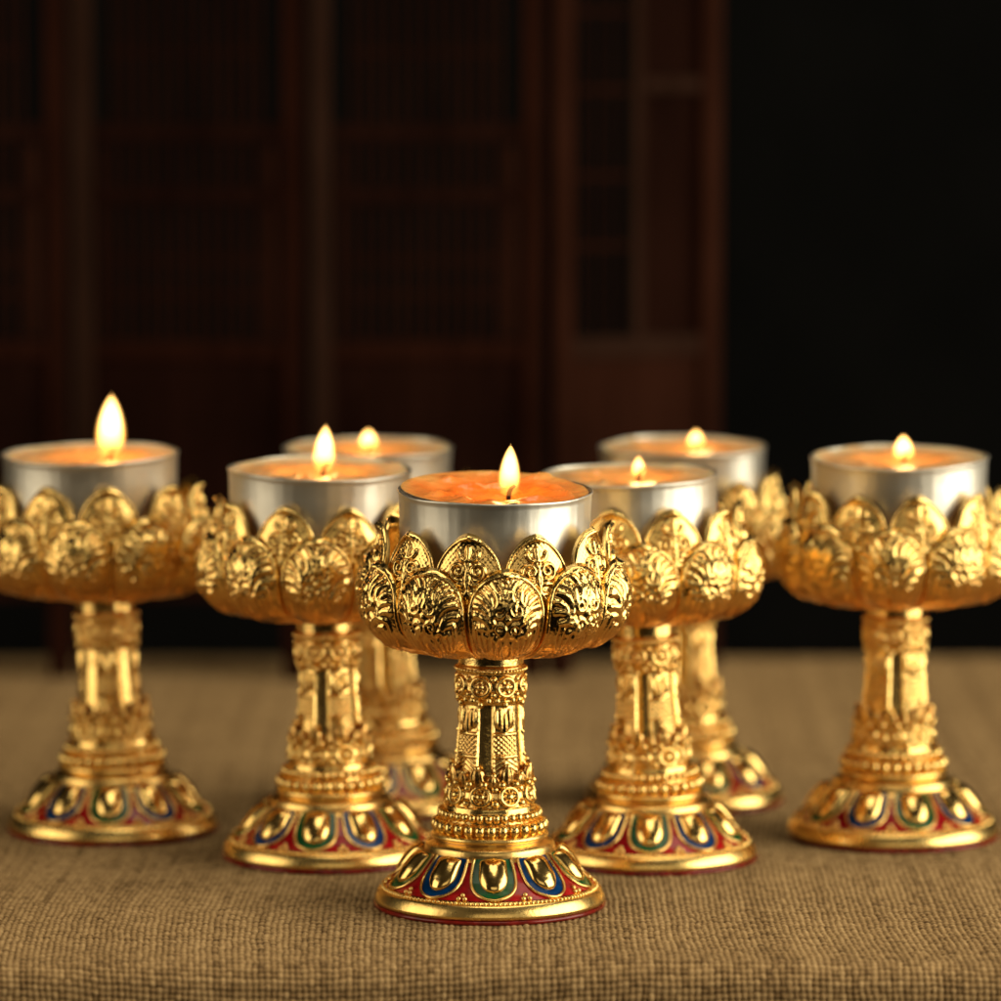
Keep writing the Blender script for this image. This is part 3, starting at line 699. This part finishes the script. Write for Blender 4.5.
    me.update(calc_edges=True); me.polygons.foreach_set('use_smooth', np.ones(len(F), bool)); me.materials.append(BURLAP)
    lay = me.uv_layers.new(name='weave'); UV = np.stack([A, B], -1).reshape(-1, 2)
    lay.data.foreach_set('uv', UV[F.reshape(-1)].reshape(-1).astype(np.float32))
    me.validate(); o = put('tablecloth', me)
    tag(o, 'coarse brown burlap cloth spread under all the gold candle holders', 'tablecloth')
cloth()

# ------------------------------------------------------------------ dark wooden folding screen behind
def screen():
    root = bpy.data.objects.new('folding_screen', None); COL.objects.link(root); root.empty_display_size = 0.02
    root.location = (-0.056, 0.315, 0)
    tag(root, 'dark rosewood folding screen of lattice panels standing behind the candle holders', 'folding screen')
    def panel(ax, ay, bx, by, kind):
        w = math.hypot(bx - ax, by - ay) - 1.2; Hh = 225.0; st = 5.4; d = 5.0
        pr = MB()
        pr.box(0, st, -d / 2, d / 2, -0.1, Hh, 0.5)
        frame = pr.build('panel', WOOD_DIM if kind in (0, 1, 2) else WOOD_RED, root, False)
        pr = MB(); pr.box(w - st, w, -d / 2, d / 2, -0.1, Hh, 0.5); pr.build('stile', WOOD if kind in (0, 1, 2) else WOOD_RED, frame, False)
        frame.location = ((ax + 56) * MM, (ay - 315) * MM, 0); frame.rotation_euler.z = math.atan2(by - ay, bx - ax)
        def rail(z0, z1, mat=WOOD, x0=st, x1=w - st, dd=3.6):
            b = MB(); b.box(x0 + .02, x1 - .02, -dd / 2, dd / 2, z0, z1, 0.4); return b.build('rail', mat, frame, False)
        if kind in (0, 1, 2):
            zs = [20, 82, 122, 138, 212]
            for z in zs: rail(z, z + (4.2 if z != 82 else 5.0), CARVED if z in (122, 138) else WOOD)
            # inner reddish frame of the fretwork window
            x0, x1 = st + 1.5, w - st - 1.5
            for xa, xb in ((x0, x0 + 2.0), (x1 - 3.0, x1)):
                b = MB(); b.box(xa, xb, -1.2, 1.2, 88, 137, .3); b.build('inner_frame', WOOD_RED if xa > x0 else WOOD, frame, False)
            b = MB()
            for k in range(13):
                x = x0 + 4.0 + k * (x1 - x0 - 8) / 12; b.box(x - .5, x + .5, -.8, .8, 126.3, 137.9); b.box(x - .5, x + .5, -.8, .8, 87.2, 121.9); b.box(x - .5, x + .5, -.8, .8, 142.3, 211.9)
            for z in (98, 107, 160, 178, 196): b.box(x0 + 2.8, x1 - 3.4, -.45, .45, z, z + 1.1)
            b.build('fretwork', WOOD, frame, False)
            b = MB(); b.box(st + .02, w - st - .02, -.9, .9, 24.3, 81.9)
            b.box(st + 6, w - st - 6, -1.5, -.92, 32, 74, .5)
            b.build('board', CARVED, frame, False)
        else:
            for z in (22, 82, 150, 212): rail(z, z + (5.2 if z == 82 else 3.6), WOOD_DIM, *((st, w - st) if z != 150 else (w * 0.54 , w - st)))
            b = MB(); b.box(w * .47, w * .535, -1.7, 1.7, 87.3, 211.9, .3); b.build('mullion', WOOD_DIM, frame, False)
            b = MB(); b.box(st + .02, w - st - .02, -.9, .9, 25.8, 81.9); b.build('board', WOOD_RED, frame, False)
            b = MB()
            for k in range(5):
                x = st + 2.5 + k * 4.6
                if x < w * .45: b.box(x - .4, x + .4, -.6, .6, 87.3, 211.9)
            for z in (110, 128, 150, 170, 190): b.box(st + .1, w * .468, -.4, .4, z, z + 1.4)
            b.build('fretwork', WOOD, frame, False)
            b = MB(); b.box(w * .537, w - st - .02, .2, 1.2, 87.3, 211.9); b.build('board', CARVED, frame, False)
    panel(-171, 303, -110, 312, 0); panel(-109.5, 312, -49, 306, 1); panel(-48.5, 306, 12, 311, 2); panel(13, 311, 57.5, 330, 3)
screen()

# ------------------------------------------------------------------ dark surroundings
m = MB(); m.grid(np.array([[(x, 900, z) for x in (-2500, 2500)] for z in (-446, 1800)], float)); tag(m.build('wall', BLACK), kind='structure')
m = MB(); m.grid(np.array([[(x, y, -446) for x in (-2500, 2500)] for y in (-3000, 900)], float)); tag(m.build('floor', BLACK), kind='structure')

# ------------------------------------------------------------------ light
W = bpy.data.worlds.new('World'); S.world = W; W.use_nodes = True
W.node_tree.nodes['Background'].inputs[0].default_value = (1.0, 0.74, 0.42, 1); W.node_tree.nodes['Background'].inputs[1].default_value = 0.022

def area(name, loc, target, sx, sy, power, col):
    L = bpy.data.lights.new(name, 'AREA'); L.shape = 'RECTANGLE'; L.size = sx; L.size_y = sy; L.energy = power; L.color = col
    o = bpy.data.objects.new(name, L); COL.objects.link(o); o.location = loc
    o.rotation_euler = (Vector(target) - Vector(loc)).to_track_quat('-Z', 'Y').to_euler(); return o
area('key_softbox', (0.95, -0.22, 0.24), (0, 0.03, 0.06), 1.10, 0.95, 17.0, (1.0, 0.91, 0.71))
area('fill_softbox', (-0.98, -0.26, 0.26), (0, 0.05, 0.06), 0.80, 0.90, 4.6, (1.0, 0.86, 0.62))
area('front_fill', (0.15, -1.7, 0.55), (0, 0, 0.05), 1.3, 0.6, 2.0, (1.0, 0.84, 0.58))  # added weak fill behind the camera, lifts black reflections in the gold
area('top_softbox', (0.15, 0.0, 1.0), (0, 0.08, 0.0), 0.9, 0.5, 4.2, (1.0, 0.88, 0.66))

# ------------------------------------------------------------------ camera
cam = bpy.data.cameras.new('camera'); co = bpy.data.objects.new('camera', cam); COL.objects.link(co); S.camera = co
cam.sensor_width = 36; cam.lens = 179.82; cam.clip_start = 0.05; cam.clip_end = 20
co.location = (0, -0.96774, 0.18630); co.rotation_euler = (R(90 - 6.283), 0, 0)
cam.dof.use_dof = True; cam.dof.focus_distance = 0.958; cam.dof.aperture_fstop = 10.5; cam.dof.aperture_blades = 0

S.view_settings.view_transform = 'Standard'; S.view_settings.look = 'None'; S.view_settings.exposure = 0; S.view_settings.gamma = 1
S.render.engine = 'CYCLES'
S.cycles.use_denoising = True
S.cycles.max_bounces = 10; S.cycles.glossy_bounces = 6; S.cycles.volume_bounces = 0
S.cycles.sample_clamp_indirect = 6.0
S.cycles.caustics_reflective = False; S.cycles.caustics_refractive = False
